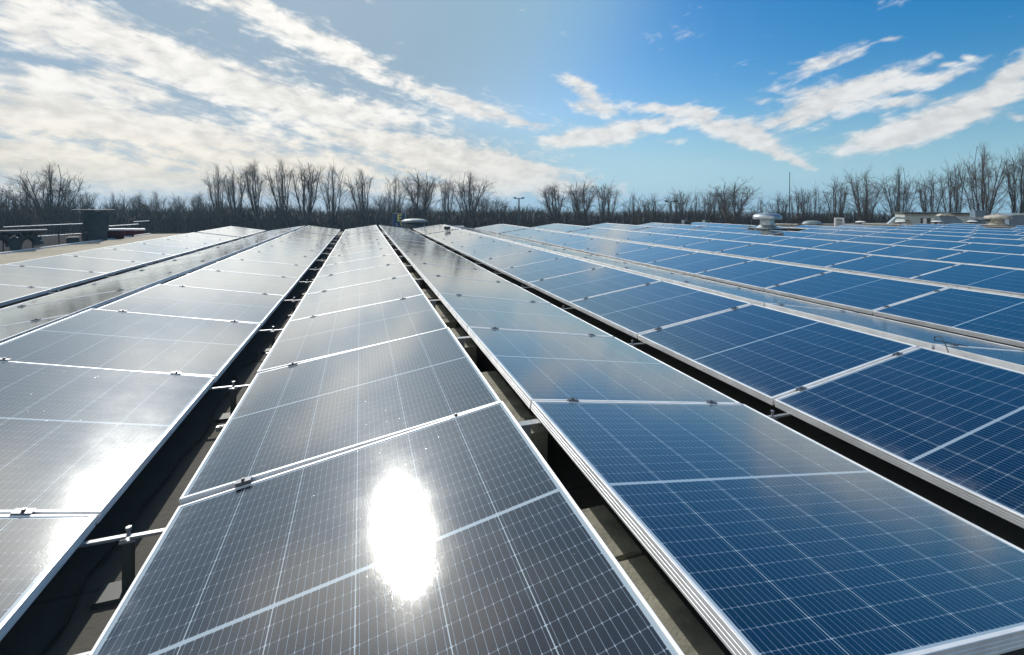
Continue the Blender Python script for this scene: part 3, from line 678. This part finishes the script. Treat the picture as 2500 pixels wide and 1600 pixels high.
VAR = {'lean': [make_tree(11, 14, 3.4, .44, 1, .16), make_tree(12, 14, 3.2, .50, 1, .22), make_tree(13, 14, 3.8, .40, 1, .12)],
       'up': [make_tree(21, 14, 4.6, .44), make_tree(22, 14, 5.0, .40, 2), make_tree(23, 14, 4.4, .48, 1, .04)],
       'wide': [make_tree(31, 14, 6.2, .42, 1, 0, 80), make_tree(32, 14, 6.6, .40, 3, .03, 84), make_tree(33, 14, 5.8, .46, 2, 0, 80)]}
# u centre of crown, v top, crown width px, kind, distance
TREES = [(12,438,60,'up',66),(118,388,150,'wide',60),(55,425,70,'lean',64),(205,452,56,'up',68),(168,430,50,'up',70),
 (272,462,36,'lean',72),(305,460,44,'lean',73),(340,464,40,'lean',74),(374,459,56,'lean',70),(432,465,40,'up',72),(487,463,46,'lean',70),
 (526,391,46,'lean',62),(572,388,58,'lean',63),(620,381,52,'lean',62),(680,378,62,'lean',63),(748,382,70,'up',61),(812,378,66,'up',62),(876,402,58,'lean',62),
 (935,466,44,'up',74),(966,407,54,'up',64),(1030,404,88,'wide',63),(1092,423,34,'up',65),(1150,411,86,'wide',62),(1216,474,50,'up',72),(1185,470,40,'up',75),
 (1352,440,84,'lean',62),(1418,426,76,'wide',62),(1482,435,52,'up',61),(1546,454,50,'up',62),(1594,466,54,'up',64),(1656,452,52,'up',62),(1700,454,46,'up',63),
 (1783,426,104,'wide',60),(1740,455,50,'up',66),(1858,466,48,'up',66),(1903,461,46,'up',66),(1953,445,50,'up',63),(1992,435,50,'up',63),(2042,420,58,'up',60),
 (2112,400,92,'wide',58),(2192,398,84,'wide',58),(2272,404,66,'up',58),(2326,380,62,'up',56),(2405,339,118,'wide',54),(2492,340,80,'up',54),(2550,350,100,'wide',54),(-40,420,90,'up',64)]
rt_ = random.Random(77); cnts = {}
def tree_label(j, u):
    if u == 118: return 'broad bare tree, tallest at the left, rising behind the guard rail'
    if u == 2405: return 'tallest bare tree, wide crown directly above the plant room'
    if u == 1352: return 'bare tree fanning out to the left, first right of the central floodlight mast'
    if u == 1783: return 'dense bare tree with domed crown left of the large mushroom vent'
    if u == 1150: return 'rounded bare tree standing alone left of the central floodlight mast'
    return None
order = sorted(range(len(TREES)), key=lambda j: TREES[j][0]); rank = {j: i for i, j in enumerate(order)}
for j, (u, vt, wpx, kind, dist) in enumerate(TREES):
    var = VAR[kind][j % len(VAR[kind])]
    tr, cr, H, wd, cxm = var; p = spot(u, vt, dist); h = p.z+8
    wide_m = px2m(wpx, u, dist)*1.08; sx = min(1.6, max(.5, wide_m/(wd*h/H)))
    flip = -1 if (kind != 'lean' and rt_.random() < .5) else 1
    a = R(azel(u, vt)[0]); side_ = Vector((math.cos(a), -math.sin(a), 0))
    base = Vector((p.x, p.y, -8))-side_*(cxm*h/H*sx*flip)
    e = empty('bare_tree', base, (0, 0, -a)); e.scale = (sx*h/H*flip, sx*h/H, h/H)
    bits = {'lean': 'leaning bare tree', 'up': 'upright bare tree', 'wide': 'spreading bare tree'}[kind]
    inside = [q for q in order if 0 <= TREES[q][0] <= 2500]
    lb = tree_label(j, u) or (f'{bits}, {ORD2(inside.index(j)+1)} from the left in the tree line' if False else None)
    if lb is None:
        if j in inside:
            i_ = inside.index(j)+1; n_ = len(inside)
            if i_ <= n_//2: lb = f'{bits} in the line behind the roof, {ORD[min(i_, 29)]} tree from the left edge'
            else: lb = f'{bits} in the line behind the roof, {ORD[min(n_-i_+1, 29)]} tree from the right edge'
        else: lb = f'bare tree just outside the {"left" if u < 0 else "right"} edge of the picture'
    tag(e, lb, 'tree', 'bare winter trees behind the roof')
    part('trunk', tr, e); part('crown', cr, e)

# far wood: a thick belt of undergrowth and close stems that reads as one dark mass
rg = random.Random(9); wd_ = MB()
def belt_top(a):                    # height of the dark mass above eye level, degrees
    return -.25+.2*math.sin(a*.37)+.15*math.sin(a*.91+2)+.35*(1-max(0, min(1, (a+30)/50)))-.25*max(0, min(1, (a-15)/12))-.9
prev = None; vs = []; NA = 620; rings = []
for i in range(NA+1):
    a = -62+i*(82+62)/NA; r_ = R(a); hh = CH+70*math.tan(R(belt_top(a)-.2))+rg.uniform(-.5, .5)
    col_ = []
    for rad, z in ((64+rg.uniform(-1, 1), -8.02), (66+rg.uniform(-1.5, 1.5), hh*.5-4+rg.uniform(-.6, .6)), (68.5+rg.uniform(-1, 1), hh-.5), (71, hh+rg.uniform(-.3, .3)), (76, hh-.6+rg.uniform(-.5, .5)), (80, -8.02)):
        col_.append((CX+rad*math.sin(r_), rad*math.cos(r_), z))
    rings.append(col_)
for i in range(NA):
    for k in range(5): wd_.add([rings[i][k], rings[i+1][k], rings[i+1][k+1], rings[i][k+1]], [(0, 1, 2, 3)])
for i in range(9000):
    a = rg.uniform(-60, 82); r_ = R(a); rad = rg.uniform(62, 78)
    top = CH+rad*math.tan(R(belt_top(a)+abs(rg.gauss(.0, .42))-.1)); x0, y0 = CX+rad*math.sin(r_), rad*math.cos(r_)
    z0 = rg.uniform(-6, -1); lx, ly = rg.uniform(-.9, .5), rg.uniform(-.5, .5)
    wd_.tube((x0, y0, z0), (x0+lx, y0+ly, top), .05, .012, 3, cap=False)
    for q in range(3):
        f = rg.uniform(.45, .95); c0 = Vector((x0+lx*f, y0+ly*f, z0+(top-z0)*f)); l_ = rg.uniform(.5, 1.5)
        wd_.tube(c0, c0+Vector((rg.uniform(-.6, .6)*l_, rg.uniform(-.4, .4)*l_, l_*.8)), .022, .008, 3, cap=False)
tag(wd_.build('far_wood', M['wood']), 'dark belt of leafless undergrowth and close stems below the trees', 'woodland', kind='stuff')
hz = MB(); hz.box(-640, 640, -640, 640, -9.2, 15.5)  # haze volume added to lighten the dark trees, standing in for lens flare
hm = bpy.data.materials.new('haze'); hm.use_nodes = True; ht = hm.node_tree; ht.nodes.clear()
pv = ht.nodes.new('ShaderNodeVolumePrincipled'); pv.inputs['Color'].default_value = (.50, .76, 1, 1); pv.inputs['Density'].default_value = .0009; pv.inputs['Anisotropy'].default_value = .25
ho = ht.nodes.new('ShaderNodeOutputMaterial'); ht.links.new(pv.outputs[0], ho.inputs['Volume'])
tag(hz.build('haze', hm), 'thin pale haze over the roof and trees, added to lift the dark trees', 'haze', kind='stuff')
print('objects', len(bpy.data.objects))
